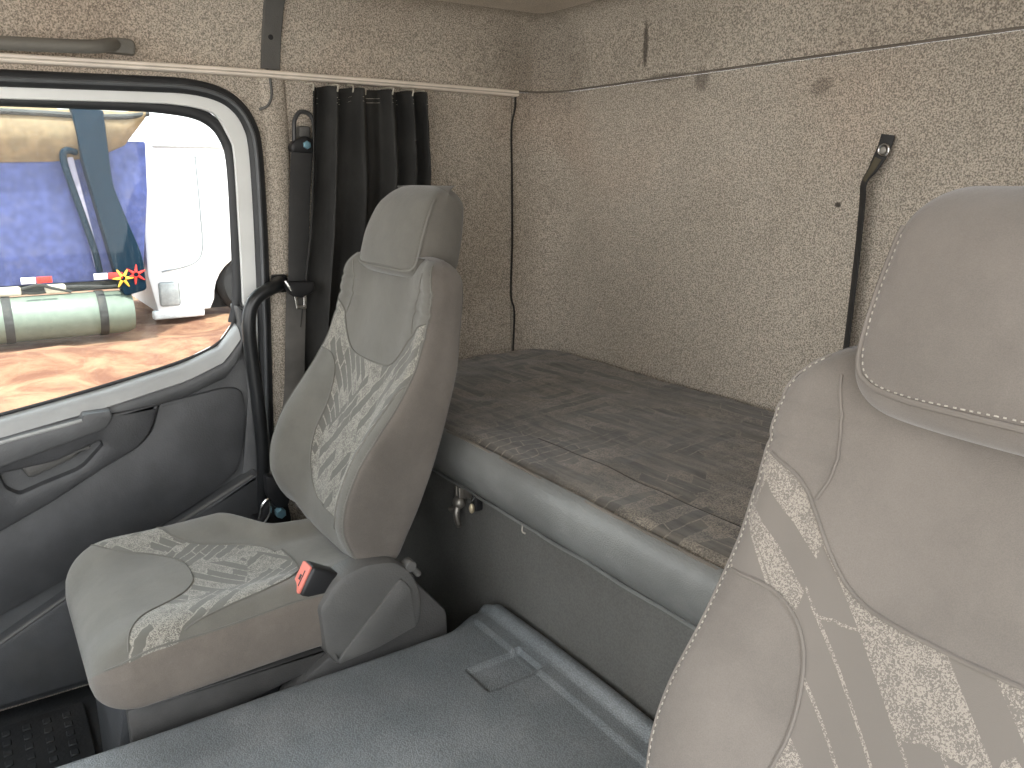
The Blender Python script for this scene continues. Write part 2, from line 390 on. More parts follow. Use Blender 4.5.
def make_seat(name, label, xc, dy, hd, fabrics, hp, near, full=True, lobe=1.0, taper=.05, wide=0.0, thread='seam', cord='seam'):
    """xc centre, dy fore-aft shift, hd half width, hp headrest dict, near = side of the cab centre (+1/-1)"""
    root = thing(name, label, 'seat', (xc, .42+dy, -1.28), 'seats of the cab')
    squeeze = lambda q: [(.262-(.262-x)*lobe, y) for x, y in q]      # aisle-side bolster shows narrower on one seat
    fb, fc = fabrics
    # ---- backrest
    zt, zb = -.158, -.775; lev = []
    nl = 118
    for i in range(nl+1):
        t = i/nl; t = t-.10*math.sin(2*math.pi*t)/(math.pi)  # denser towards both ends
        lev.append(zb+(zt-zb)*t)
    def section(z):
        R = .085; r = .045; w = hd*(1-.035*sstep(-.45, -.2, z)+wide*sstep(-.5, -.25, z)-taper*sstep(-.48, -.72, z))
        yf, yc, yb = sinterp(BOL, z), sinterp(CEN, z), sinterp(BAK, z)
        if z > zt-R: w -= R-math.sqrt(max(0, R*R-(z-zt+R)**2))
        k = 0
        if z > zt-r: k = r-math.sqrt(max(0, r*r-(z-zt+r)**2))
        if z < zb+.04: k = .04-math.sqrt(max(0, .04**2-(zb+.04-z)**2))
        yf += k; yc += k*.9; yb -= k
        g1 = sum(d_*math.exp(-((z-c_)/.005)**2) for c_, d_ in ((-.222, .0035), (-.238, .002), (-.262, .004), (-.305, .002)))
        yf = min(yf+g1, yb-.01); yc = min(yc, yb-.008)
        m = yf*.5+yc*.5
        half = [(.0, yc), (.30, yc+.001), (.46, yc*.92+yf*.08), (.62, m), (.76, yf+.004), (.88, yf-.002), (.965, yf+.004), (.998, yf+.022),
                (1.0, yf*.5+yb*.5), (.995, yb-.02), (.95, yb-.003), (.80, yb+.004), (.4, yb+.010), (0, yb+.010)]
        pts = [(s*w, y, z) for s, y in half]+[(-s*w, y, z) for s, y in half[-2:0:-1]]
        return catmull(pts, 6, True)
    loops = [section(z) for z in lev]; nper = len(loops[0])
    loops = [[V((p.x+xc, p.y+dy, p.z)) for p in lp] for lp in loops]
    bm = loft(loops); bm.normal_update()
    bvh = BVHTree.FromBMesh(bm)
    B2 = squeeze(BOLL[:-2])+[(.12, -.70), (.0, -.70)] if lobe < 1 else BOLL
    zpoly = curve2(TOPL)+curve2(B2)+[(-x, y) for x, y in (curve2(TOPL)+curve2(BOLL))[::-1]]
    zone, side = [], []
    for lp in loops:
        for i, p in enumerate(lp):
            c = i/6; c = min(c, nper/6-c)
            fr = c < 6.05
            zone.append(max(-.05, min(.05, sdf(zpoly, p.x-xc, p.z))) if fr else -.05)
            side.append(0. if c < 6.01 else 1.)
    zone += [-.05, -.05]; side += [1., 1.]
    back = obj('backrest', bm, fb, root, angle=80)
    set_attr(back, 'zone', zone); set_attr(back, 'side', side)
    sm = bmesh.new()
    for ln, sg in ((TOPL, 1), (TOPL, -1), (B2, 1), (BOLL, -1)):
        pr = project(bvh, [(sg*x*.985+xc, dy, z) for x, z in curve2(ln, 8) if x*.985 < hd*.97], (0, 1, 0), 0)
        if len(pr) > 3: tube(pr, .0021, 6, sm)
    for s in (1, -1):
        pr = project(bvh, [(s*x+xc, dy, z) for x, z in curve2(SHOL, 8)], (0, 1, 0), 0); tube(pr, .0016, 6, sm)
    obj('seam', sm, cord, back)
    for k in (36, nper-36):            # stitched edge between front face and side panel
        obj('edge_piping', tube([lp[k]+V((0, -.0008, 0)) for lp in loops[4:-3]], .0022, 6), cord, back)
    for k in (35, nper-35):
        st = bmesh.new()
        line = [lp[k]+V((0, -.0012, 0)) for lp in loops[4:-3]]
        acc = 0; on = []; 
        for a, b in zip(line, line[1:]):
            n = max(1, int((b-a).length/.0012))
            for j in range(n):
                p = a.lerp(b, j/n); acc += (b-a).length/n
                if acc % .0070 < .0040: on.append(p)
                else:
                    if len(on) > 2: tube([on[0], on[len(on)//2], on[-1]], .0008, 5, st)
                    on = []
        obj('stitching', st, thread, back, kind='stuff')
    # ---- headrest
    hw, hz0, hz1 = hp['w'], hp['z0'], hp['z1']; hx = xc+hp.get('dx', 0); loops = []
    nl = 40
    for i in range(nl+1):
        a = math.pi*(i/nl); t = .5-.5*math.cos(a); z = hz0+(hz1-hz0)*t
        R = hp.get('R', .055); r2 = hp.get('r2', .03)
        kt = R-math.sqrt(max(0, R*R-max(0, z-hz1+R)**2)); kb = r2-math.sqrt(max(0, r2*r2-max(0, hz0+r2-z)**2))
        w = hw*(1-hp.get('nar', .13)*sstep(hz0+.07, hz1, z)**1.0)-kt*.8-kb*.8
        yf = hp['c']+.39*z+dy + kt*.75+kb*.9-.012*math.sin(math.pi*t); yb = hp['c']+.20*z+hp['d']+dy-kt*1.0-kb*.6
        yb = max(yb, yf+.02)
        half = [(0, yf-.006), (.45, yf-.004), (.75, yf+.002), (.93, yf+.012), (1.0, yf+.035), (1.01, (yf+yb)/2), (.97, yb-.03), (.85, yb-.006), (.5, yb), (0, yb+.002)]
        pts = [(s*w+hx, y, z) for s, y in half]+[(-s*w+hx, y, z) for s, y in half[-2:0:-1]]
        loops.append(catmull(pts, 5, True))
    nh = len(loops[0]); bm = loft(loops); bm.normal_update(); hb = BVHTree.FromBMesh(bm)
    hr = obj('headrest', bm, fb, root, angle=80)
    set_attr(hr, 'zone', [-.05]*len(hr.data.vertices))
    sv = []
    for lp in loops:
        for i in range(nh):
            c = min(i/5, nh/5-i/5); sv.append(0. if c < 3.2 else .3)
    set_attr(hr, 'side', sv+[0., 1.])
    i0 = next(i for i, lp in enumerate(loops) if lp[0].z > hz0+hp.get('r2', .03)*.55)
    i1 = next(i for i, lp in enumerate(loops) if lp[0].z > hz1-.032)
    kx = 16
    edge = [loops[i][kx] for i in range(i1, i0, -1)]
    edge += [loops[i0][k] for k in range(kx, 0, -1)]+[loops[i0][k] for k in range(0, -kx, -1)]
    edge += [loops[i][-kx] for i in range(i0, i1)]
    # soften the two lower corners
    for _ in range(hp.get('soft', 22)): edge = [edge[0]]+[(edge[i-1]+edge[i]*2+edge[i+1])/4 for i in range(1, len(edge)-1)]+[edge[-1]]
    pe = []
    for p in edge:
        h = hb.find_nearest(p); pe.append(h[0]+h[1]*.0005)
    obj('headrest_piping', tube(pe, .0031, 8), cord, hr)
    st = bmesh.new(); acc = 0; on = []
    cpt = V((hx, pe[len(pe)//2].y, (hz0+hz1)/2))
    for a, b in zip(pe, pe[1:]):
        n = max(1, int((b-a).length/.0012))
        for j in range(n):
            p = a.lerp(b, j/n); acc += (b-a).length/n; q = p+(cpt-p).normalized()*.006
            if acc % .0070 < .0040: on.append(q)
            else:
                if len(on) > 2:
                    pr = []
                    for q in (on[0], on[len(on)//2], on[-1]):
                        h = hb.find_nearest(q); pr.append(h[0]+h[1]*.0004)
                    tube(pr, .0008, 5, st)
                on = []
    obj('stitching', st, thread, hr, kind='stuff')
    # ---- seat cushion
    y0, y1 = .082, .64; loops = []; nl = 110
    for i in range(nl+1):
        t = i/nl; y = y0+(y1-y0)*(t-.06*math.sin(2*math.pi*t)/math.pi)
        R = .075; k = R-math.sqrt(max(0, R*R-max(0, y0+R-y)**2))
        kt = .11-math.sqrt(max(0, .11**2-max(0, y0+.11-y)**2))
        e = .03-math.sqrt(max(0, .03**2-max(0, y-y1+.03)**2))
        w = hd*(1.02+.03*sstep(.5, .15, y))-k*.95-e
        zc = -.768-.008*sstep(.2, .45, y)-kt*.75-e; zs = -.754+.010*sstep(.25, .5, y)-kt*.75-e
        if full: zs -= .012*sstep(.42, .6, y)
        zl = -.893+.004*sstep(.1, .5, y)+k*.45+e-.03*sstep(.3, .08, y)*0
        h_ = max(.12, min(1, (zs-zl)/.125))
        half = [(0, zc), (.3, zc), (.5, zc*.75+zs*.25), (.68, zs*.8+zc*.2), (.82, zs), (.92, zs-.006*h_), (.985, zs-.026*h_), (1.0, zs-.05*h_), (1.005, zl*.5+zs*.5), (.995, zl+.022*h_), (.95, zl+.004*h_), (.8, zl), (.4, zl), (0, zl)]
        wf = w-hd*.60*sstep(.405, .50, y); wp, wm = (w, wf) if near > 0 else (wf, w)      # cut away beside the belt anchor on the door side
        pts = [(s*wp+xc, y+dy, z) for s, z in half]+[(-s*wm+xc, y+dy, z) for s, z in half[-2:0:-1]]
        loops.append(catmull(pts, 6, True))
    nc = len(loops[0]); bm = loft(loops); bm.normal_update(); cb = BVHTree.FromBMesh(bm)
    RE2 = [(.262, .20), (.235, .24), (.218, .31), (.205, .39), (.18, .45), (.10, .485), (0, .485)] if lobe < 1 else REA
    cpoly = curve2(FRT)+curve2(RE2)+[(-x, y) for x, y in (curve2(FRT)+curve2(REA))[::-1]]
    zone, side = [], []
    for lp in loops:
        for i, p in enumerate(lp):
            c = min(i/6, nc/6-i/6)
            zone.append(max(-.05, min(.05, sdf(cpoly, p.x-xc, p.y-dy))) if c < 6.2 else -.05); side.append(0. if c < 6.01 else 1.)
    cu = obj('seat_cushion', bm, fc, root, angle=80)
    set_attr(cu, 'zone', zone+[-.05]*2); set_attr(cu, 'side', side+[0., 0.])
    sm = bmesh.new()
    for ln, s in ((FRT, 1), (FRT, -1), (RE2, 1), (REA, -1)):
        pr = project(cb, [(s*x+xc, y+dy, 0) for x, y in curve2(ln, 8) if abs(x) < hd*1.0], (0, 0, -1), 0)
        if len(pr) > 3: tube(pr, .0019, 6, sm)
    for k in (36, nc-36):
        tube([lp[k]+V((0, 0, .0006)) for lp in loops[5:-8]], .0019, 6, sm)
    obj('seam', sm, cord, cu)
    # ---- base, recliner cover
    x0, x1 = xc-hd+.06, xc+hd-.06
    prof = rpoly([(.135+dy, -.885), (.66+dy, -.885), (.70+dy, -1.0), (.70+dy, -1.279), (.11+dy, -1.279), (.11+dy, -1.0)], .02)
    obj('seat_base', plate(prof, x0, x1, .012), 'dplastic2', root, angle=35)
    for s in (1, -1):
        xi = xc+s*(hd-.035); xo = xc+s*(hd+.018)
        P_ = rpoly([(.470+dy, -.795), (.515+dy, -.738), (.57+dy, -.727), (.635+dy, -.737), (.672+dy, -.775), (.690+dy, -.83), (.685+dy, -.895), (.60+dy, -.915), (.50+dy, -.925), (.478+dy, -.89)], [.01, .03, .02, .03, .03, .02, .02, .02, .004, .01])
        if s != near: continue
        sc = obj('side_cover', plate(P_, xi, xo, .014), 'mplastic', root, angle=30)
        rdg = rpoly([(.640+dy, -.775), (.66+dy, -.80), (.672+dy, -.89), (.58+dy, -.912), (.50+dy, -.918), (.505+dy, -.905)], .008)
        obj('cover_flank', plate(rdg, xo-.004*s, xo+.006*s, .003), 'mplastic', sc, angle=30)
        obj('rear_skirt', plate(rpoly([(.60+dy, -.84), (.672+dy, -.79), (.752+dy, -.89), (.758+dy, -1.279), (.38+dy, -1.279), (.40+dy, -.96)], .012), xi, xo-.012*s, .008), 'skirt', root, angle=30)
        hook = cyl((xo-.03*s, .668+dy, -.762), (xo-.005*s, .668+dy, -.762), .012)
        join(hook, cyl((xo-.018*s, .672+dy, -.765), (xo-.018*s, .69+dy, -.79), .007))
        obj('pivot_pin', hook, 'mplastic', sc)
        obj('side_rail', plate(rpoly([(.13+dy, -.895), (.5+dy, -.90), (.46+dy, -.935), (.13+dy, -.99)], .006), xi, xc+s*(hd-.012), .004), 'skirt', root, angle=30)
    # ---- belt buckle on its stalk, on the aisle side
    s = near; bx = xc+s*(hd-.025)
    U = V((-.02*s, -.86, .52)).normalized(); W = V((.05*s, -.45, -.88)); W = (W-U*W.dot(U)).normalized(); ac = W.cross(U)
    ctr = V((bx+.004*s, .484+dy, -.756)); K = 1.3
    mtx = Matrix(((W.x*K, ac.x*K, U.x*K, ctr.x), (W.y*K, ac.y*K, U.y*K, ctr.y), (W.z*K, ac.z*K, U.z*K, ctr.z), (0, 0, 0, 1)))
    bb = bmesh.new(); join(bb, rbox(-.0235, .0235, -.0165, .0165, -.030, .026, .006, 3), mtx)
    bk = obj('belt_buckle', bb, 'black', root)
    bb = bmesh.new(); join(bb, rbox(-.0215, .0215, -.0145, .0145, .024, .0300, .003, 2), mtx)
    rb = obj('release_button', bb, 'red', bk, label='faded red release button')
    bb = bmesh.new(); join(bb, rbox(-.012, .012, -.0085, -.006, .0295, .0306, .0004, 1), mtx)
    join(bb, rbox(-.004, .004, -.004, .002, .0295, .0305, .0004, 1), mtx)
    obj('tongue_slot', bb, 'black', rb)
    e = mtx @ V((0, 0, -.028))
    obj('buckle_stalk', tube(catmull([e, e+V((0, .02, -.008)), e+V((.006*s, .05, -.035))], 6), .0065, 8), 'black', bk)
    obj('stalk_bolt', cyl(e+V((.012*s, .022, .004)), e+V((.016*s, .03, .012)), .006), 'chrome', bk)
    return root

make_seat('truck_seat', 'grey cloth passenger seat standing by the door window with red belt buckle', -1.622, 0.0, .238,
          ('seat', 'seatc'), dict(w=.146, z0=-.205, z1=-.018, c=.826, d=.088, dx=-.022), 1, lobe=.42)
make_seat('truck_seat', 'warm beige-grey seat cut off by right frame edge, large in the foreground', -.292, -.065, .240,
          ('seatd', 'seatd'), dict(w=.172, z0=-.216, z1=-.008, c=.798, d=.13, dx=.016, nar=.0, R=.045, r2=.05, soft=40), -1, taper=.27, wide=.045, thread='thread', cord='seamd')

# ------------------------------------------------------------------ cab shell
XL, YB, ZC = -2.17, 1.58, .458
def arc_path():
    R = .12; pts = [(XL, y) for y in (1.442, 1.45)]
    for k in range(13):
        a = math.pi-(math.pi/2)*k/12; pts.append((XL+R+R*math.cos(a), YB-R+R*math.sin(a)))
    n = 30
    for k in range(1, n+1): pts.append((XL+R+(.08-XL-R)*k/n, YB))
    return pts
def wall_sheet(path, z0, z1, th=.03, fil=0, bow=0):
    # inner skin follows the path, fillet at the top curls into the roof, outer skin th behind
    P2 = [V(p) for p in path]; n = len(P2); nrm = []
    for i in range(n):
        t = (P2[min(i+1, n-1)]-P2[max(i-1, 0)]).normalized(); nrm.append(V((t.y, -t.x)))
    prof = [(0, z0), (0, z0+.02), (0, (z0+z1)/2), (0, z1-fil)] if fil else [(0, z0), (0, (z0+z1)/2), (0, z1)]
    if fil:
        for k in range(1, 9):
            a = math.pi/2*k/8; prof.append((fil-fil*math.cos(a), z1-fil+fil*math.sin(a)))
    prof += [(prof[-1][0], z1+th if fil else z1), (-th, z1+th if fil else z1), (-th, z0)]
    loops = []
    for i in range(n):
        loops.append([V((P2[i].x+nrm[i].x*d, P2[i].y+nrm[i].y*d, z)) for d, z in prof])
    return loft(loops, True, True)
ap = arc_path()
obj('wall_back', wall_sheet(ap, -1.28, .247), 'wall', kind='structure', angle=50)
obj('wall_upper', wall_sheet([(XL+.004, -1.0), (XL+.004, 0), (XL+.004, .8), (XL+.004, 1.44)]+[(x+(.004 if y < 1.5 else 0), y-(.004 if x > -2.1 else 0)) for x, y in ap[1:]], .253, ZC, .034, .075), 'wall', kind='structure', angle=50)
door_hole = [(-.95, -1.275), (-.95, .20), (-.9, .222), (.30, .226), (.50, .228), (.58, .220), (.632, .192), (.660, .148), (.671, .07), (.669, -.11), (.662, -.32), (.650, -.6), (.640, -.9), (.62, -1.275)]
bm = plate(rpoly([(-1.0, -1.28), (1.438, -1.28), (1.438, .247), (-1.0, .247)], 0), XL-.03, XL, .001, [rpoly(door_hole, .02)])
obj('wall_left', bm, 'wall', kind='structure', angle=30)
obj('ceiling', rbox(XL+.05, .1, -1.0, YB-.05, ZC, ZC+.03, 0), 'ceil', kind='structure')
obj('floor', rbox(XL-.03, .08, -1.0, YB+.03, -1.32, -1.28, 0), 'floorrub', kind='structure')
obj('wall_right', rbox(.05, .08, .78, YB, -1.28, ZC, 0), 'wall', kind='structure')
obj('wall_front', rbox(XL, .08, -1.05, -1.0, -1.28, -.40, 0), 'dplastic', kind='structure')
# dark welt where the side lining meets the rear lining, and the seam of the rear wall
welt = catmull([(XL+.004, 1.452, .238), (XL+.004, 1.450, .20), (XL+.003, 1.438, .14), (XL+.003, 1.440, 0), (XL+.003, 1.441, -.2), (XL+.003, 1.436, -.36), (XL+.004, 1.448, -.42), (XL+.003, 1.444, -.55)], 6)
obj('trim_1', tube(welt, .0035, 6), 'dark_seam', kind='structure')
obj('trim_2', tube([V((x+(.003 if y < 1.5 else 0), y-(.002 if x > -2.1 else 0), .25)) for x, y in ap], .0032, 6), plastic('lining_gap', (.17, .145, .12), .95), kind='structure')
# cloth-covered edge bulge of the pillar beside the door seal
obj('trim_3', tube(catmull([(XL-.004, .712, .246), (XL-.004, .714, .12), (XL-.004, .712, -.1), (XL-.004, .70, -.32), (XL-.004, .685, -.6), (XL-.004, .67, -.9)], 6), .034, 16, None, True, ((1, 0, 0), .55)), 'wall', kind='structure')

# ------------------------------------------------------------------ door with window
door = thing('door_1', 'grey passenger door with white window frame and dark trim', 'door', (XL, .2, -1.2), kind='structure')
def path3(pts, x): return [V((x, y, z)) for y, z in pts]
OUT = [(-.9, .203), (0, .206), (.20, .208), (.40, .2115), (.50, .2115), (.572, .199), (.618, .172), (.646, .128), (.657, .067), (.656, -.108), (.649, -.315), (.638, -.55), (.626, -.80), (.60, -1.15)]
WHI = [(-.9, .176), (0, .181), (.20, .183), (.38, .186), (.48, .185), (.555, .173), (.597, .146), (.624, .105), (.634, .055), (.632, -.108), (.626, -.33), (.615, -.55), (.60, -.80), (.58, -1.15)]
INN = [(-.9, .166), (0, .169), (.20, .170), (.36, .170), (.44, .168), (.52, .158), (.566, .135), (.592, .098), (.604, .045), (.602, -.108), (.592, -.30), (.575, -.37), (.530, -.425), (.435, -.462), (.24, -.503), (.02, -.540), (-.3, -.585), (-.9, -.66)]
def sp(pts, x, n=6): return catmull(path3(pts, x), n)
obj('weatherstrip', tube(sp(OUT, XL+.002), .018, 10, None, True, ((1, 0, 0), .8)), 'rubber', door)
obj('weatherstrip_lip', tube(sp([(y-.003, z-.003) for y, z in OUT], XL+.016), .005, 8), plastic('grey_seal_lip', (.10, .105, .11), .45), door)
obj('window_frame', strip(sp(WHI, XL-.014), [(0, a, b) for a, b in [(lambda t: (-t.z, t.y))((sp(WHI, 0)[min(i+1, len(sp(WHI, 0))-1)]-sp(WHI, 0)[max(i-1, 0)])) for i in range(len(sp(WHI, 0)))]], lambda t: .034+.026*sstep(.40, .52, t), .02), 'white', door)
obj('window_seal', tube(sp([(y-.002, z-.004) for y, z in INN[:12]], XL-.024), .0155, 10, None, True, ((1, 0, 0), .7)), 'rubber', door)
obj('sill_seal', tube(sp(INN[10:], XL-.028), .0045, 8), 'rubber', door)
gl = rpoly([V(p).to_2d() for p in INN], .002, 1)
obj('window_pane', plate(gl, XL-.034, XL-.030, .0005), 'glass', door, smooth=False)
# trim panel
zg = lambda y: interp([(a, b) for a, b in INN[10:][::-1]], y)
loops = []
ys = [-.9, -.6, -.3, -.1, 0, .06, .12, .18, .24, .30, .36, .42, .46, .50, .53, .555, .572, .585, .592]
for y in ys:
    g = zg(y); low = -.035-.02*sstep(.40, .1, y); k = .5*sstep(.5, .6, y)
    b = g-.055-.02*k
    prof = [(-.032, g-.012), (-.012, g-.020), (.006, g-.030), (.020, g-.042), (.026, b), (.022, b-.022), (.010, b-.03), (.006, -.80), (.006, -1.272), (-.05, -1.272), (-.05, g-.02)]
    loops.append([V((XL+x, y, z)) for x, z in prof])
sl = []
for y in [-.9+.025*i for i in range(60)]:
    if y > .588: continue
    g_ = zg(y); sl.append([V((XL+x, y, g_+z)) for x, z in ((-.030, -.004), (-.012, -.008), (.008, -.014), (.020, -.024), (.026, -.040), (.018, -.046), (-.03, -.03))])
trim = obj('door_trim', loft(loops, True, True), 'dplastic', door, angle=50)
obj('window_sill', loft(sl, True, True), 'sill', trim, angle=50)
edge = rpoly([(.575, -.325), (.603, -.335), (.640, -.60), (.632, -.90), (.605, -1.2), (.52, -1.2), (.55, -.80), (.585, -.56), (.582, -.45)], [.006, .01, .02, .02, .01, .01, .03, .03, .03])
obj('rear_edge_panel', plate(edge, XL-.05, XL+.014, .008), 'dplastic', trim, angle=35)
spk = rpoly([(.362, -.553), (.45, -.544), (.526, -.534), (.570, -.545), (.577, -.60), (.562, -.714), (.539, -.775), (.476, -.816), (.408, -.852), (.307, -.888), (.10, -.97), (-.25, -1.10), (-.25, -.93), (-.014, -.803), (.095, -.757), (.211, -.696), (.302, -.656), (.338, -.622)], [.005, .02, .03, .025, .03, .04, .03, .03, .03, .03, .03, .03, .03, .03, .03, .03, .02, .02])
obj('speaker_panel', plate(spk, XL-.01, XL+.020, .010), 'dplastic2', trim, angle=35)
hole = rpoly([(.002, -.664), (.117, -.657), (.218, -.622), (.222, -.634), (.170, -.684), (.09, -.705), (.035, -.722), (.010, -.70)], [.01, .02, .008, .01, .02, .02, .01, .01])
hp_ = rpoly([(-.35, -.62), (.00, -.60), (.25, -.560), (.356, -.553), (.332, -.622), (.298, -.657), (.211, -.697), (.095, -.758), (-.014, -.804), (-.35, -.97)], [.01, .01, .01, .004, .02, .02, .02, .02, .02, .01])
obj('pull_panel', plate(hp_, XL-.01, XL+.034, .008, [hole]), 'dplastic2', trim, angle=35)
grip = rpoly([(.045, -.660), (.20, -.632), (.150, -.660), (.060, -.690)], [.008, .01, .01, .01])
obj('recess_grip', plate(grip, XL, XL+.026, .006), 'mplastic', trim, angle=35)
arm = rpoly([(-.35, -.640), (.005, -.582), (.180, -.557), (.186, -.545), (.247, -.544), (.249, -.560), (.232, -.587), (.10, -.618), (.005, -.642), (-.35, -.72)], [.005, .02, .004, .005, .006, .01, .012, .02, .02, .01])
arm = obj('armrest', plate(arm, XL-.01, XL+.062, .006), 'dplastic', trim, angle=35)
lip = [(-.35, -.640), (.005, -.584), (.182, -.558)]
obj('armrest_edge', tube(path3(lip, XL+.060), .0045, 8), plastic('pale_grey_edge', (.35, .35, .34), .3), arm, label='pale grey edge strip')
low = rpoly([(.585, -.770), (.40, -.856), (.10, -.995), (-.05, -1.072), (-.35, -1.22), (-.35, -1.24), (.58, -1.24), (.60, -.95)], [.01, .02, .02, .02, .01, .01, .02, .02])
obj('map_pocket', plate(low, XL-.01, XL+.06, .012), 'dplastic2', trim, angle=35)
obj('pocket_rim', tube(path3([(.57, -.779), (.40, -.857), (.10, -.996), (-.05, -1.073), (-.3, -1.195)], XL+.052), .006, 8), 'mplastic', trim)

# black grab rail at the rear edge of the door opening
gr = catmull([(XL+.012, .69, -.272), (XL+.05, .672, -.275), (XL+.068, .645, -.281), (XL+.072, .612, -.298), (XL+.072, .592, -.330), (XL+.072, .585, -.38), (XL+.07, .587, -.45), (XL+.068, .594, -.568), (XL+.064, .598, -.707), (XL+.058, .592, -.84), (XL+.04, .588, -.93)], 8)
g = thing('grab_rail', 'bent black grab rail running down beside the seat belt and door', 'grab rail', (XL, .64, -.6))
obj('rail_tube', tube(gr, lambda t: .0175+.004*sstep(.12, .0, t), 14, None, True), plastic('satin_black', (.016, .017, .018), .33), g)
obj('mounting_foot', rbox(XL, XL+.03, .672, .708, -.297, -.250, .006), 'black', g)
obj('foot_screw', cyl((XL+.03, .681, -.262), (XL+.034, .681, -.262), .007), 'chrome', g)
# upper grab handle above the window
g = thing('overhead_grab_bar', 'long grey-brown grab handle on the lining above the door window', 'handle', (XL, .1, .27))
prof = catmull([(XL+.052, -.5, .259), (XL+.054, -.2, .264), (XL+.054, .05, .269), (XL+.054, .22, .274), (XL+.052, .30, .278), (XL+.044, .328, .284), (XL+.028, .345, .289), (XL+.010, .358, .290)], 8)
obj('grip_bar', tube(prof, .0145, 12), 'handle', g)
obj('end_cap', plate(rpoly([(.330, .272), (.336, .300), (.350, .305), (.386, .304), (.394, .294), (.391, .270), (.36, .271)], .006), XL+.004, XL+.03, .006), 'handle', g)
# grey strip with a hole
g = thing('pillar_strip', 'narrow grey plastic strip with one hole, on the lining above the rail', 'trim strip', (XL, .72, .35))
sp0 = [(XL+.010, .7065, .262), (XL+.010, .710, .30), (XL+.010, .716, .35), (XL+.010, .722, .383)]+[(XL+.004+.071-.063*math.cos(a)*1.0-.002, .722+.004*math.sin(a), .383+.063*math.sin(a)) for a in (math.pi/2*k/8 for k in range(1, 9))]
obj('strip_plate', strip(sp0, [(0, 1, 0)]*len(sp0), lambda t: .047+.006*t, .012), 'mplastic', g)
obj('screw_recess', cyl((XL+.008, .711, .337), (XL+.0172, .711, .337), .0065), 'black', g)
o = obj('cable', tube(catmull([(XL+.010, .70, .262), (XL+.018, .702, .235), (XL+.018, .703, .205), (XL+.018, .698, .185), (XL+.016, .688, .172), (XL+.008, .672, .165)], 6), .0035, 8), 'mplastic', origin=(XL, .7, .2), label='thin grey cable loop from the strip down to the door seal', cat='cable')

# ------------------------------------------------------------------ curtain rail and curtain
g = thing('curtain_rail', 'pale beige curtain rail running along the wall above door and curtain', 'curtain rail', (XL, .6, .245))
rp = [(XL+.022, y, z) for y, z in ((-.6, .245), (0, .2455), (.3, .2480), (.55, .250), (.70, .2495), (.83, .2485), (1.1, .246), (1.447, .242))]
pr = catmull(rp, 6)
loops = [[p+V((d, 0, h)) for d, h in ((-.0215, .009), (.004, .009), (.008, .006), (.008, -.006), (.004, -.009), (-.0215, -.009))] for p in pr]
obj('rail_channel', loft(loops), 'rail', g, angle=30)
bm = bmesh.new()
tube([V((XL+.031, p.y, p.z-.001)) for p in pr], .0016, 6, bm)
obj('rail_groove', bm, plastic('rail_groove', (.55, .48, .40), .5), g)
def curtain():
    nu, nv = 170, 70; zt, zb = .226, -.70; rows = []
    for j in range(nv+1):
        v = j/nv
        z = zt+(-.60-zt)*v
        yl = interp([(-.70, .675), (-.53, .700), (-.30, .735), (-.1, .765), (.07, .780), (.226, .793)], z)
        yr = interp([(-.70, 1.02), (-.4, 1.09), (-.02, 1.128), (.226, 1.112)], z)
        row = []
        for i in range(nu+1):
            u = i/nu; z = zt+((-.70+.175*sstep(.24, .34, u))-zt)*v
            uu = u+.018*math.sin(3*v+7*u)
            ph = 2*math.pi*(5.5*uu+.35*math.sin(5*u+1.2)+.10*v)
            amp = .022+.013*v+.006*math.sin(9*u)
            x = XL+.062+amp*math.sin(ph)+.006*math.sin(ph*2.3+4*v)+.010*v
            y = yl+(yr-yl)*u+.014*math.cos(ph)*(.4+.6*v)+.006*math.sin(v*5+u*9)
            row.append(V((x, y, z-.004*abs(math.sin(ph*.5))*(1-v))))
        rows.append(row)
    bm = bmesh.new(); vs = [[bm.verts.new(p) for p in r] for r in rows]
    for a, b in zip(vs, vs[1:]):
        for i in range(nu): bm.faces.new((a[i], a[i+1], b[i+1], b[i]))
    return bm, rows
cur = thing('curtain', 'dark charcoal curtain gathered in folds behind the passenger seat', 'curtain', (XL+.05, .96, .22))
bm, rows = curtain(); cl = obj('curtain_cloth', bm, 'curtain', cur, angle=80)
md = cl.modifiers.new('thick', 'SOLIDIFY'); md.thickness = .0025
st = bmesh.new()
for off in (2, 3): tube([p+V((.0022, 0, 0)) for p in rows[off]], .0008, 5, st)
obj('hem_stitching', st, 'thread', cl)
for u in (0, 28, 56, 85, 113, 142, 168):
    p = rows[0][u]; obj('glider_hook', tube(catmull([p+V((.002, 0, -.012)), p+V((.004, 0, .004)), V((XL+.024, p.y, p.z+.008)), V((XL+.022, p.y, .238))], 4), .0022, 6), plastic('pale_hook', (.5, .46, .38), .5), cur)

# ------------------------------------------------------------------ seat belt
sb = thing('seat_belt', 'black seat belt hanging from its upper loop on the pillar beside the curtain', 'seat belt', (XL, .75, .1))
ring = [V((XL+.030, y, z)) for y, z in rpoly([(.748, .064), (.803, .064), (.806, .135), (.795, .160), (.768, .164), (.752, .14)], [.01, .01, .015, .018, .018, .012], 5)]
bm = bmesh.new(); tube(ring+[ring[0], ring[1]], .0058, 8, bm, False)
dr = obj('belt_loop', bm, plastic('dark_grey_loop', (.05, .05, .05), .4), sb)
obj('loop_bracket', rbox(XL, XL+.026, .765, .797, .098, .128, .005), 'mplastic', dr)
obj('pivot_plate', plate(rpoly([(.738, .062), (.802, .060), (.802, .092), (.775, .104), (.748, .092), (.735, .078)], .008), XL+.02, XL+.044, .004), 'black', dr)
obj('anchor_bolt', cyl((XL+.042, .777, .080), (XL+.052, .777, .080), .0105, 6), 'bolt', dr, label='blue-green zinc bolt')
wd = [(0, 1, -.02)]*40
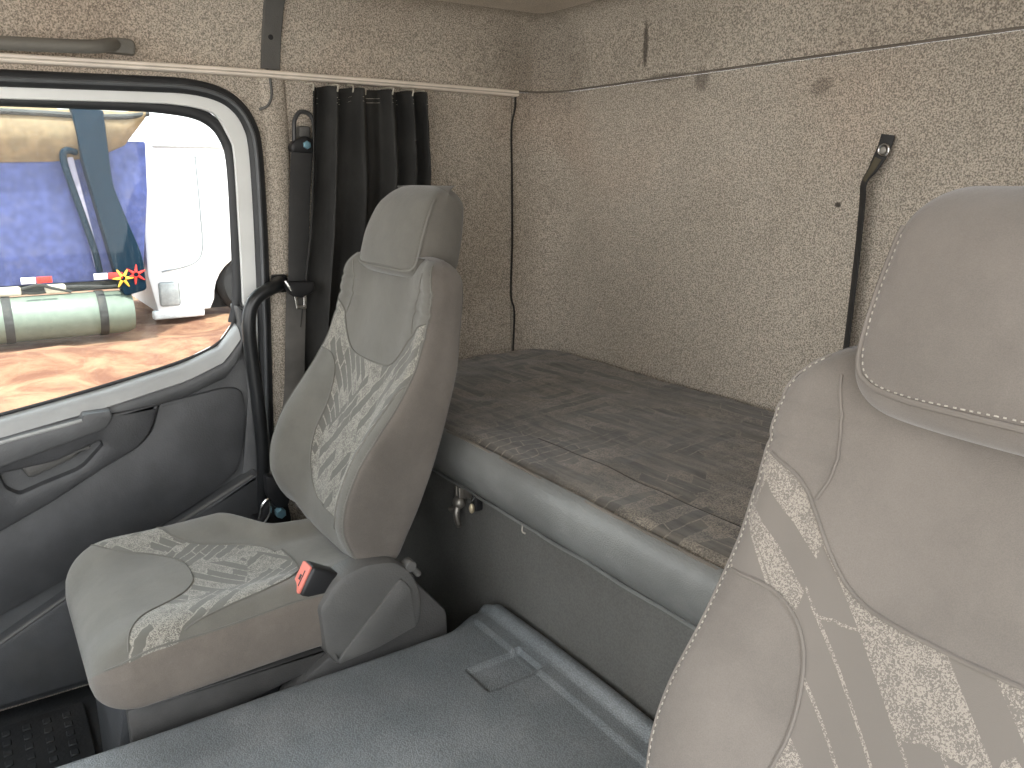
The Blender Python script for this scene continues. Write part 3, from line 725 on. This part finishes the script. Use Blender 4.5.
p1 = catmull([(XL+.036, .768, .066), (XL+.038, .758, 0), (XL+.044, .743, -.13), (XL+.055, .728, -.268)], 8)
obj('webbing', strip(p1, [(0, 1, -.02)]*len(p1), lambda t: .058-.004*t, .0028), 'webbing', sb)
p2 = catmull([(XL+.060, .722, -.285), (XL+.063, .714, -.34), (XL+.075, .700, -.45), (XL+.095, .680, -.58), (XL+.13, .636, -.69), (XL+.16, .604, -.775)], 8)
obj('lower_webbing', strip(p2, [(.15, 1, 0)]*len(p2), .052, .0028), 'webbing2', sb, label='worn grey-brown lower webbing')
XT_ = .020
tg = plate(rpoly([(.684, -.258), (.694, -.262), (.756, -.266), (.757, -.292), (.72, -.306), (.698, -.300), (.684, -.280)], .006), XL+.052+XT_, XL+.078+XT_, .005)
tg = obj('belt_tongue', tg, 'black', sb)
bl = plate(rpoly([(.704, -.296), (.737, -.296), (.736, -.337), (.708, -.336)], .004), XL+.062+XT_, XL+.066+XT_, .001, [rpoly([(.712, -.306), (.729, -.306), (.728, -.327), (.714, -.326)], .002)])
obj('tongue_blade', bl, 'chrome', tg, label='bright metal blade')
obj('tongue_rim', tube(catmull([(XL+.10, .678, -.258), (XL+.102, .686, -.272), (XL+.102, .692, -.284)], 5), .0035, 6), 'chrome', tg)
an = plate(rpoly([(0.570, -0.741), (0.622, -0.756), (0.630, -0.821), (0.618, -0.841), (0.588, -0.836), (0.570, -0.796)], .010), XL+.150, XL+.176, .006)
an = obj('lower_anchor', an, 'black', sb)
obj('anchor_plate', plate(rpoly([(0.545, -0.881), (0.570, -0.831), (0.625, -0.821), (0.635, -0.886), (0.610, -0.936), (0.550, -0.936)], .012), XL+.135, XL+.158, .005), 'black', sb)
obj('anchor_bolt', cyl((XL+.160, 0.600, -0.850), (XL+.186, 0.600, -0.850), .0135, 6), 'bolt', sb, label='blue-green zinc bolt')
obj('anchor_clip', tube(catmull([(XL+.165, 0.548, -0.856), (XL+.168, 0.558, -0.821), (XL+.172, 0.574, -0.808), (XL+.170, 0.574, -0.846), (XL+.165, 0.555, -0.879)], 5), .004, 6), 'chrome', sb)
obj('anchor_bracket', rbox(XL, XL+.15, .555, .625, -.931, -.886, .006), 'black', sb)

# ------------------------------------------------------------------ bunk
bt = thing('bunk_box', 'dark grey carpeted box panel under the bunk mattress', 'bunk box', (-1.05, .9, -1.28))
obj('front_panel', rbox(XL+.004, .045, .892, .915, -1.279, -.684, .004), 'basecloth', bt)
obj('bunk_deck', rbox(XL+.004, .045, .916, 1.44, -.704, -.688, .002), 'basecloth', bt)
mt = thing('bunk_mattress', 'dark patterned bunk mattress with grey leatherette front edge along back wall', 'mattress', (-1.05, 1.2, -.68))
def mattress_top(x, y):
    z = -.540+.004*noise.noise(V((x*4, y*7, 3)))+.0035*noise.noise(V((x*9+y*5, y*16-x*5, 1)))
    z += .012*math.exp(-((y-.88)/.08)**2)*.4
    z -= .010*sstep(.86, .835, y)
    return z
xs = [XL+.006+(-XL-.006+.04)*i/260 for i in range(261)]; bm = bmesh.new(); rows = []
for x in xs:
    row = []
    # rounded rear corner against the wall fillet
    ye = 1.574
    if x < XL+.126: ye = 1.574-.12+math.sqrt(max(0, .12**2-(XL+.126-x)**2))
    ny = 90
    for j in range(ny+1):
        y = .834+(ye-.834)*j/ny
        z = mattress_top(x, y)
        k = max(0, .03-min(ye-y, x-xs[0])); z -= .03-math.sqrt(max(0, .0009-k*k))
        row.append(bm.verts.new((x, y, z)))
    row.append(bm.verts.new((x, ye, -.682))); row.append(bm.verts.new((x, .885, -.670))); row.append(bm.verts.new((x, .850, -.60)))
    rows.append(row)
for a, b in zip(rows, rows[1:]):
    n = len(a)
    for i in range(n): bm.faces.new((a[i], a[(i+1) % n], b[(i+1) % n], b[i]))
bm.faces.new(rows[0]); bm.faces.new(rows[-1][::-1])
top = obj('mattress_cover', bm, 'bunk', mt, angle=50)
loops = []
for x in [XL+.006+(-XL-.006+.04)*i/80 for i in range(81)]:
    wv = .003*noise.noise(V((x*5, 0, 7))); dz = .0025*noise.noise(V((x*11, 2, 0)))
    loops.append([V((x, y, z)) for y, z in [(.846, -.548), (.836, -.538+dz), (.826, -.543+dz), (.815+wv, -.560), (.810+wv, -.585), (.816+wv, -.615), (.830+wv, -.640+dz), (.850, -.660+dz), (.870, -.676), (.874, -.681), (.89, -.681), (.89, -.60)]])
obj('front_bolster', loft(loops), 'leather', mt, angle=60, label='grey leatherette front edge')
obj('top_piping', tube([V((x, .834, mattress_top(x, .834)+.004)) for x in xs[::3]], .0042, 6), plastic('dusty_piping', (.16, .14, .12), .7), mt)
obj('lower_piping', tube([V((x, .866+.0015*noise.noise(V((x*20, 0, 0))), -.678+.003*noise.noise(V((x*9, 5, 0)))) ) for x in xs[::3]], .0035, 6), 'leather', mt)
obj('top_seam', tube([V((x, .97, mattress_top(x, .97)+.0002)) for x in xs[95:]], .0011, 6), plastic('dark_thread', (.05, .044, .038), .9), top)
obj('seam_tuft', tube(catmull([(-1.262, .864, -.679), (-1.254, .858, -.688), (-1.246, .860, -.690)], 5), .0017, 6), 'thread', mt, label='small pale tuft on the lower seam')

# latch under the bunk
g = thing('bunk_latch', 'dull metal ball latch hanging under the bunk edge behind the seat', 'latch', (-1.47, .85, -.67))
bm = rbox(-1.494, -1.482, .866, .891, -.722, -.684, .003); join(bm, rbox(-1.478, -1.470, .866, .891, -.715, -.684, .002))
obj('latch_bar', bm, 'dullmetal', g)
bm = bmesh.new(); bmesh.ops.create_uvsphere(bm, u_segments=16, v_segments=10, radius=.0155); bmesh.ops.translate(bm, verts=bm.verts, vec=V((-1.478, .870, -.722)))
obj('ball_joint', bm, 'dullmetal', g)
bm = tube(catmull([(-1.478, .867, -.725), (-1.474, .860, -.745), (-1.462, .856, -.760), (-1.450, .854, -.768)], 6), lambda t: .009-.003*t, 10)
join(bm, tube(catmull([(-1.478, .867, -.735), (-1.490, .862, -.742), (-1.500, .860, -.744)], 5), .0075, 8))
obj('thumb_lever', bm, 'dullmetal', g)
obj('cross_plate', rbox(-1.472, -1.425, .878, .8915, -.706, -.685, .003), 'dullmetal', g)
g2 = thing('latch_striker', 'short black striker with a pale tip beside the metal ball latch', 'striker', (-1.415, .86, -.68))
obj('striker_strap', rbox(-1.424, -1.408, .872, .8915, -.722, -.684, .003), 'black', g2)
bm = bmesh.new(); bmesh.ops.create_uvsphere(bm, u_segments=12, v_segments=8, radius=.0085)
for v in bm.verts: v.co = V((v.co.x*.8-1.418, v.co.y*.8+.868, v.co.z*1.4-.716))
obj('striker_tip', bm, 'brass', g2)
for q in ((-1.413, -.689), (-1.419, -.697)): obj('striker_rivet', cyl((q[0], .8725, q[1]), (q[0], .868, q[1]), .004), 'chrome', g2)

g.location.x -= .05; g2.location.x -= .05
# strap on the rear wall
g = thing('tether_strap', 'black strap hanging from an eyelet on the lined back wall', 'strap', (-1.02, 1.57, -.2))
sp_ = catmull([(-1.008, 1.572, .082), (-1.012, 1.568, .055), (-1.026, 1.562, .018), (-1.040, 1.556, -.012), (-1.0405, 1.558, -.05), (-1.040, 1.558, -.15), (-1.042, 1.558, -.27), (-1.046, 1.560, -.38), (-1.048, 1.562, -.53)], 8)
wds = [V((math.cos(a), -math.sin(a), 0)) for a in (-.15+.75*sstep(.1, .4, i/(len(sp_)-1)) for i in range(len(sp_)))]
obj('strap_band', strip(sp_, wds, lambda t: .028-.002*t, .003), 'webbing', g)
obj('worn_patch', strip([p+V((0, -.0026, 0)) for p in sp_[12:24]], wds[12:24], .016, .001), plastic('worn_webbing', (.10, .085, .055), .8), g, label='worn brownish patch')
ey = [V((-1.009+.011*math.cos(a), 1.564, .052+.011*math.sin(a))) for a in (k*math.pi/10 for k in range(22))]
obj('eyelet_ring', tube(ey, .0026, 8, None, False), 'chrome', g)
obj('eyelet_stud', cyl((-1.009, 1.567, .052), (-1.009, 1.560, .052), .0075), 'dullmetal', g)

# ------------------------------------------------------------------ engine tunnel between the seats
def tun():
    x0, x1, y0, y1 = -1.372, -.56, -.75, .889; nx, ny = 165, 330; bm = bmesh.new(); rows = []
    def h(x, y):
        z = -.926+.006*math.sin(math.pi*(x-x0)/(x1-x0))
        z += .004*noise.noise(V((x*3, y*3, 0)))
        line = .806
        # band, rim and the pocket near its corner
        z += .007*sstep(line-.002, line+.003, y)*sstep(-1.345, -1.325, x)
        z += .017*sstep(.838, .856, y)-.006*sstep(.872, .888, y)
        pk = sstep(-1.214, -1.208, x)*sstep(-1.128, -1.135, x)*sstep(.698, .705, y)*sstep(.835, .829, y)
        ins = pk*(.012 if False else 1)
        z -= ins*(.009+.010*sstep(.803, .812, y)*.6)*(1 if y < .82 else .2)
        # rounded border
        d = min(x-x0, x1-x, y1-y)
        R = .12; cx_, cy_ = x0+.05, y1-.05
        if x < cx_ and y > cy_: d = .05-math.hypot(x-cx_, y-cy_)
        k = max(0, .028-d); z -= .028-math.sqrt(max(0, .028**2-min(k, .028)**2))
        return z, d
    for i in range(nx+1):
        x = x0+(x1-x0)*i/nx; row = []
        for j in range(ny+1):
            y = y0+(y1-y0)*j/ny; px, py = x, y
            cx_, cy_ = x0+.05, y1-.05
            if px < cx_ and py > cy_:
                dx, dy = px-cx_, py-cy_; m = max(abs(dx), abs(dy)); r = math.hypot(dx, dy)
                if r > 1e-9: px, py = cx_+dx/r*m, cy_+dy/r*m
            z, d = h(px, py); px -= .038*sstep(.74, .84, py)*sstep(x0+.16, x0, px); row.append(V((px, py, z)))
        rows.append(row)
    # skirt down to the floor
    vs = [[bm.verts.new(p) for p in r] for r in rows]
    for a, b in zip(vs, vs[1:]):
        for j in range(ny): bm.faces.new((a[j], a[j+1], b[j+1], b[j]))
    rim = [vs[0][j] for j in range(ny+1)]+[vs[i][ny] for i in range(1, nx+1)]+[vs[nx][j] for j in range(ny-1, -1, -1)]+[vs[i][0] for i in range(nx-1, 0, -1)]
    bot = [bm.verts.new((v.co.x, v.co.y, -1.279)) for v in rim]
    n = len(rim)
    for i in range(n): bm.faces.new((rim[i], rim[(i+1) % n], bot[(i+1) % n], bot[i]))
    bm.faces.new(bot); return bm
obj('engine_cover', tun(), 'tunnel', angle=60, origin=(-.97, .1, -1.28), label='grained dark grey rubber engine cover between the two seats', cat='engine cover')

# ------------------------------------------------------------------ foot well
g = thing('floor_mat', 'dark ribbed rubber mat on the floor in front of the passenger seat', 'mat', (-1.8, -.1, -1.279))
bm = rbox(-2.08, -1.42, -.62, .10, -1.279, -1.266, .004)
m_ = obj('mat_sheet', bm, 'floorrub', g)
bm = bmesh.new()
for i in range(16):
    for j in range(16): rbox(-2.05+i*.04, -2.028+i*.04, -.58+j*.042, -.562+j*.042, -1.267, -1.262, .002, 1, bm)
obj('mat_rib', bm, 'floorrub', m_, kind='stuff')
# ------------------------------------------------------------------ outside
GZ = -2.12
def earth():
    m, nt, b = nmat('yard_earth'); v = coords(nt)
    n = ramp(nt, noi(nt, v, 1.6, 6, .65, .5), .36, .66)
    red = mix(nt, n, (.13, .052, .028), (.27, .15, .085))
    pale = mix(nt, n, (.30, .28, .25), (.40, .37, .33))  # unseen ground beside the cab, made paler to cut red bounce light
    sx = N(nt, 'ShaderNodeSeparateXYZ'); L(nt, v, sx.inputs[0])
    k = ramp(nt, mth(nt, 'ADD', sx.outputs[0], mth(nt, 'MULTIPLY', n, 1.0)), -6.8, -5.2)
    L(nt, mix(nt, k, red, pale), b.inputs['Base Color']); b.inputs['Roughness'].default_value = .95
    bump(nt, b, noi(nt, v, 9, 5, .7), .6, .05); return m
M['mud'] = earth()
M['blue'] = plastic('blue_paint', (.060, .078, .215), .6, 0, .2, dirt=(.13, .13, .20), spec=.25)
M['darkblue'] = plastic('dark_blue_reflection_and_rail', (.002, .015, .030), .6, 0, .1, spec=.1)  # colour of the dark reflection in the door glass; also on the hand rail
M['tan'] = plastic('tan_tarp', (.21, .15, .083), .8, 8, .2, dirt=(.19, .175, .11))
M['tyre'] = plastic('tyre_rubber', (.02, .02, .021), .8, 0, .2)
M['wpaint'] = plastic('white_truck_paint', (.85, .86, .88), .35, 0, .02)
M['tank'] = plastic('tank_alloy', (.17, .21, .17), .5, 0, .08, .25)
M['chassis'] = plastic('chassis_black', (.035, .037, .036), .7, 0, .2, dirt=(.09, .08, .06))
M['refw'] = plastic('reflector_white', (.85, .85, .85), .4); M['refr'] = plastic('reflector_red', (.75, .04, .03), .4)
M['yel'] = plastic('yellow_decal', (.85, .50, .05), .5)
bm = bmesh.new(); nx, ny = 90, 90; vs = []
for i in range(nx+1):
    r = []
    for j in range(ny+1):
        x = -22+44*i/nx; y = -16+36*j/ny
        k = sstep(-2.9, -4.5, x)
        z = GZ+k*(.10*noise.noise(V((x*.6, y*.6, 0)))+.06*noise.noise(V((x*1.7, y*1.7, 2)))) + .16*math.exp(-((x+10.6)/.7)**2)*(1+.5*noise.noise(V((y*1.1, 4, 0))))
        r.append(bm.verts.new((x, y, z)))
    vs.append(r)
for a, b in zip(vs, vs[1:]):
    for j in range(ny): bm.faces.new((a[j], b[j], b[j+1], a[j+1]))
obj('ground', bm, 'mud', kind='structure')

XT = -12.0
g = thing('dump_truck', 'blue truck body with silver tank seen left through the door window', 'truck', (XT-1, 0, GZ))
obj('cargo_body', plate(rpoly([(-4.5, -1.33), (1.98, -1.33), (2.04, -1.0), (2.16, -.2), (2.20, .45), (-4.5, .45)], .03), XT-2.4, XT, .03), 'blue', g)
obj('reflection_panel', plate(rpoly([(1.34, .86), (1.70, .80), (1.71, -.10), (1.82, -.50), (1.97, -1.0), (1.98, -1.45), (1.70, -1.52), (1.62, -1.2), (1.48, -.3), (1.40, .2)], [.02, .02, .15, .15, .15, .05, .05, .2, .2, .2]), XT, XT+.27, .02), 'darkblue', g)  # added panel: dark silhouette reflected in the door glass, built as a shape
loops = []
for i in range(25):
    y = -4.5+6.72*i/24 if i < 12 else -1.14+3.36*(i-12)/12
    zl = interp([(-4.5, .15), (.5, .17), (1.2, .19), (1.6, .25), (1.9, .36), (2.1, .55), (2.22, .74)], y); zt = .86
    lp = [V((XT+.02+.18*math.sin(math.pi*k/8)*(1-.5*sstep(1.6, 2.22, y)), y, zl+(zt-zl)*k/8)) for k in range(9)]
    loops.append(lp+[V((XT-.3, y, zt)), V((XT-.3, y, zl))])
loops = sorted(loops, key=lambda l: l[0].y)
obj('tarpaulin', loft(loops), 'tan', g)
obj('top_rim', tube(catmull([(XT+.12, -4, .80), (XT+.14, .5, .76), (XT+.15, 1.5, .735), (XT+.13, 2.0, .75), (XT+.05, 2.26, .80)], 6), .035, 8), 'chassis', g)
obj('white_cap', plate(rpoly([(1.2, .79), (2.22, .80), (2.20, .93), (1.9, 1.0), (1.2, 1.02)], .03), XT-.4, XT+.06, .02), 'wpaint', g)
obj('hand_rail', tube(catmull([(XT+.10, 1.36, .30), (XT+.14, 1.25, .32), (XT+.14, 1.20, .24), (XT+.14, 1.235, .0), (XT+.14, 1.33, -.45), (XT+.14, 1.42, -.9), (XT+.10, 1.46, -1.2)], 8), .042, 10), 'darkblue', g)
obj('light_strip', plate(rpoly([(1.25, .26), (1.32, .27), (1.50, -1.15), (1.42, -1.15)], .02), XT, XT+.05, .01), plastic('pale_lilac_panel', (.42, .40, .52), .6), g)
loops = []
for y, r in ((-1.2, .10), (-1.2, .22), (-1.14, .275), (-.5, .285), (.9, .285), (1.72, .280), (1.80, .24), (1.82, .10)):
    loops.append([V((XT+.05+r*1.05*math.cos(a), y, -1.74+r*math.sin(a))) for a in (2*math.pi*k/28 for k in range(28))])
tk = obj('fuel_tank', loft(loops), 'tank', g, angle=50)
for y in (.36, 1.42):
    rg = [V((XT+.05+.30*math.cos(a), y, -1.74+.292*math.sin(a))) for a in (2*math.pi*k/28 for k in range(30))]
    obj('tank_strap', strip(rg, [(0, 1, 0)]*len(rg), .10, .012), 'chassis', tk)
obj('chassis_rail', rbox(XT-.5, XT-.05, -4, 1.95, -1.45, -1.33, .01), 'chassis', g)
bm = tube(catmull([(XT+.06, -.5, -1.39), (XT+.08, .3, -1.37), (XT+.08, .7, -1.42), (XT+.08, 1.1, -1.37), (XT+.08, 1.6, -1.40), (XT+.08, 1.95, -1.36)], 6), .022, 6)
join(bm, tube(catmull([(XT+.10, .55, -1.36), (XT+.12, .75, -1.32), (XT+.12, .9, -1.37), (XT+.10, 1.1, -1.43)], 6), .02, 6))
obj('air_line', bm, 'chassis', g)
for y in (.45, .95): obj('air_valve', rbox(XT-.02, XT+.12, y-.14, y+.10, -1.44, -1.33, .03), plastic('pale_valve', (.55, .50, .40), .6), g)
for y in (.55, 1.36):
    s_ = obj('reflector', rbox(XT+.272, XT+.285, y, y+.16, -1.28, -1.20, .004), 'refw', g, label='white and red reflector strip')
    obj('reflector_half', rbox(XT+.272, XT+.285, y+.17, y+.34, -1.28, -1.20, .004), 'refr', s_, label='red half')
bm = bmesh.new()
for k in range(6):
    a = math.pi*2*k/6; c = V((XT+.278, 1.70+.03*math.cos(a), -1.28+.03*math.sin(a)))
    tube([c, c+V((0, .07*math.cos(a), .07*math.sin(a))), c+V((0, .10*math.cos(a), .10*math.sin(a)))], lambda t: .022*(1-t*.7), 6, bm)
obj('flower_decal', bm, 'yel', g, label='yellow flower decal')
bm = bmesh.new()
for k in range(6):
    a = math.pi*2*k/6+.4; c = V((XT+.278, 1.86+.03*math.cos(a), -1.24+.03*math.sin(a)))
    tube([c, c+V((0, .06*math.cos(a), .06*math.sin(a))), c+V((0, .10*math.cos(a), .10*math.sin(a)))], lambda t: .02*(1-t*.7), 6, bm)
obj('flower_decal', bm, 'refr', g, label='red flower decal')
for y in (-3.4, -2.2):
    w = cyl((XT-.35, y, GZ+.48), (XT+.0, y, GZ+.48), .48, 28); obj('wheel', w, 'chassis', g)

XW = -12.9
g = thing('white_truck', 'bright white truck seen right through the door window behind blue truck', 'truck', (XW-1, 4, GZ))
arch = [V((3.78+.66*math.cos(a), -1.80+.66*math.sin(a))) for a in (math.pi-math.pi*k/16 for k in range(17))]
body = [V((2.30, -1.95)), V((2.2, -1.4)), V((2.25, .2)), V((2.45, 1.6)), V((7.5, 1.8)), V((7.5, -1.75)), V((4.5, -1.80))]+[p for p in arch[::-1]]+[V((3.05, -1.95))]
obj('truck_body', plate(body, XW-2.2, XW, .04), 'wpaint', g)
obj('side_rail', rbox(XW, XW+.05, 2.44, 3.6, .415, .475, .01), plastic('grey_rail', (.5, .52, .52), .4), g)
obj('door_line', tube(catmull([(XW+.004, 3.02, .3), (XW+.004, 3.02, -.6), (XW+.004, 3.0, -1.05), (XW+.004, 2.85, -1.25), (XW+.004, 2.4, -1.35)], 8), .012, 6), plastic('panel_gap', (.25, .27, .28), .6), g)
obj('head_lamp', rbox(XW-.02, XW+.03, 2.33, 2.62, -1.86, -1.50, .04), plastic('lamp_glass', (.40, .42, .42), .15), g)
obj('bumper', rbox(XW-.1, XW+.03, 2.22, 2.95, -2.05, -1.92, .03), plastic('pale_bumper', (.7, .72, .73), .5), g)
w = cyl((XW-.40, 3.78, GZ+.52), (XW-.06, 3.78, GZ+.52), .55, 32); wh = obj('wheel', w, 'tyre', g)
obj('wheel_hub', cyl((XW-.07, 3.78, GZ+.52), (XW-.03, 3.78, GZ+.52), .26, 24), 'tank', wh)
obj('wheel_well', rbox(XW-.5, XW-.42, 2.95, 4.6, -2.0, -1.0, 0), 'tyre', g)
obj('step_bumper', rbox(XW-2.1, XW-.05, 4.4, 7.3, -2.0, -1.76, .03), 'chassis', g)

# ------------------------------------------------------------------ light and camera
w = bpy.data.worlds.new('sky'); bpy.context.scene.world = w; w.use_nodes = True
nt = w.node_tree; bg = nt.nodes['Background']
gm = nt.nodes.new('ShaderNodeTexCoord'); sx = nt.nodes.new('ShaderNodeSeparateXYZ'); nt.links.new(gm.outputs['Generated'], sx.inputs[0])
f = ramp(nt, sx.outputs[2], -.1, .7); c = mix(nt, f, (1.0, .98, .95), (.84, .92, 1.0)); nt.links.new(c, bg.inputs[0])
bg.inputs['Strength'].default_value = 1.5
sun = bpy.data.lights.new('sun', 'SUN'); sun.energy = 3.5; sun.angle = math.radians(2); sun.color = (1, .95, .87)
so = bpy.data.objects.new('sun', sun); C.objects.link(so)
d = V((-.30, .14, -1)).normalized(); so.rotation_euler = d.to_track_quat('-Z', 'Y').to_euler(); so.location = (2, -2, 8)

cam = bpy.data.cameras.new('camera'); co = bpy.data.objects.new('camera', cam); C.objects.link(co)
FPX = 820.0; p = math.atan(207/FPX); a = math.atan(562*math.cos(p)/FPX)
hx, hy = -math.cos(a), math.sin(a)
fw = V((hx*math.cos(p), hy*math.cos(p), -math.sin(p))); rt = V((math.sin(a), math.cos(a), 0)); up = rt.cross(fw)
co.matrix_world = Matrix(((rt.x, up.x, -fw.x, 0), (rt.y, up.y, -fw.y, 0), (rt.z, up.z, -fw.z, ZO), (0, 0, 0, 1)))
cam.sensor_width = 36; cam.lens = FPX/1024*36; cam.clip_start = .02; cam.clip_end = 200
s = bpy.context.scene; s.camera = co
s.view_settings.view_transform = 'Standard'; s.view_settings.look = 'None'; s.view_settings.gamma = 1; s.view_settings.use_curve_mapping = False
s.view_settings.exposure = 1.6
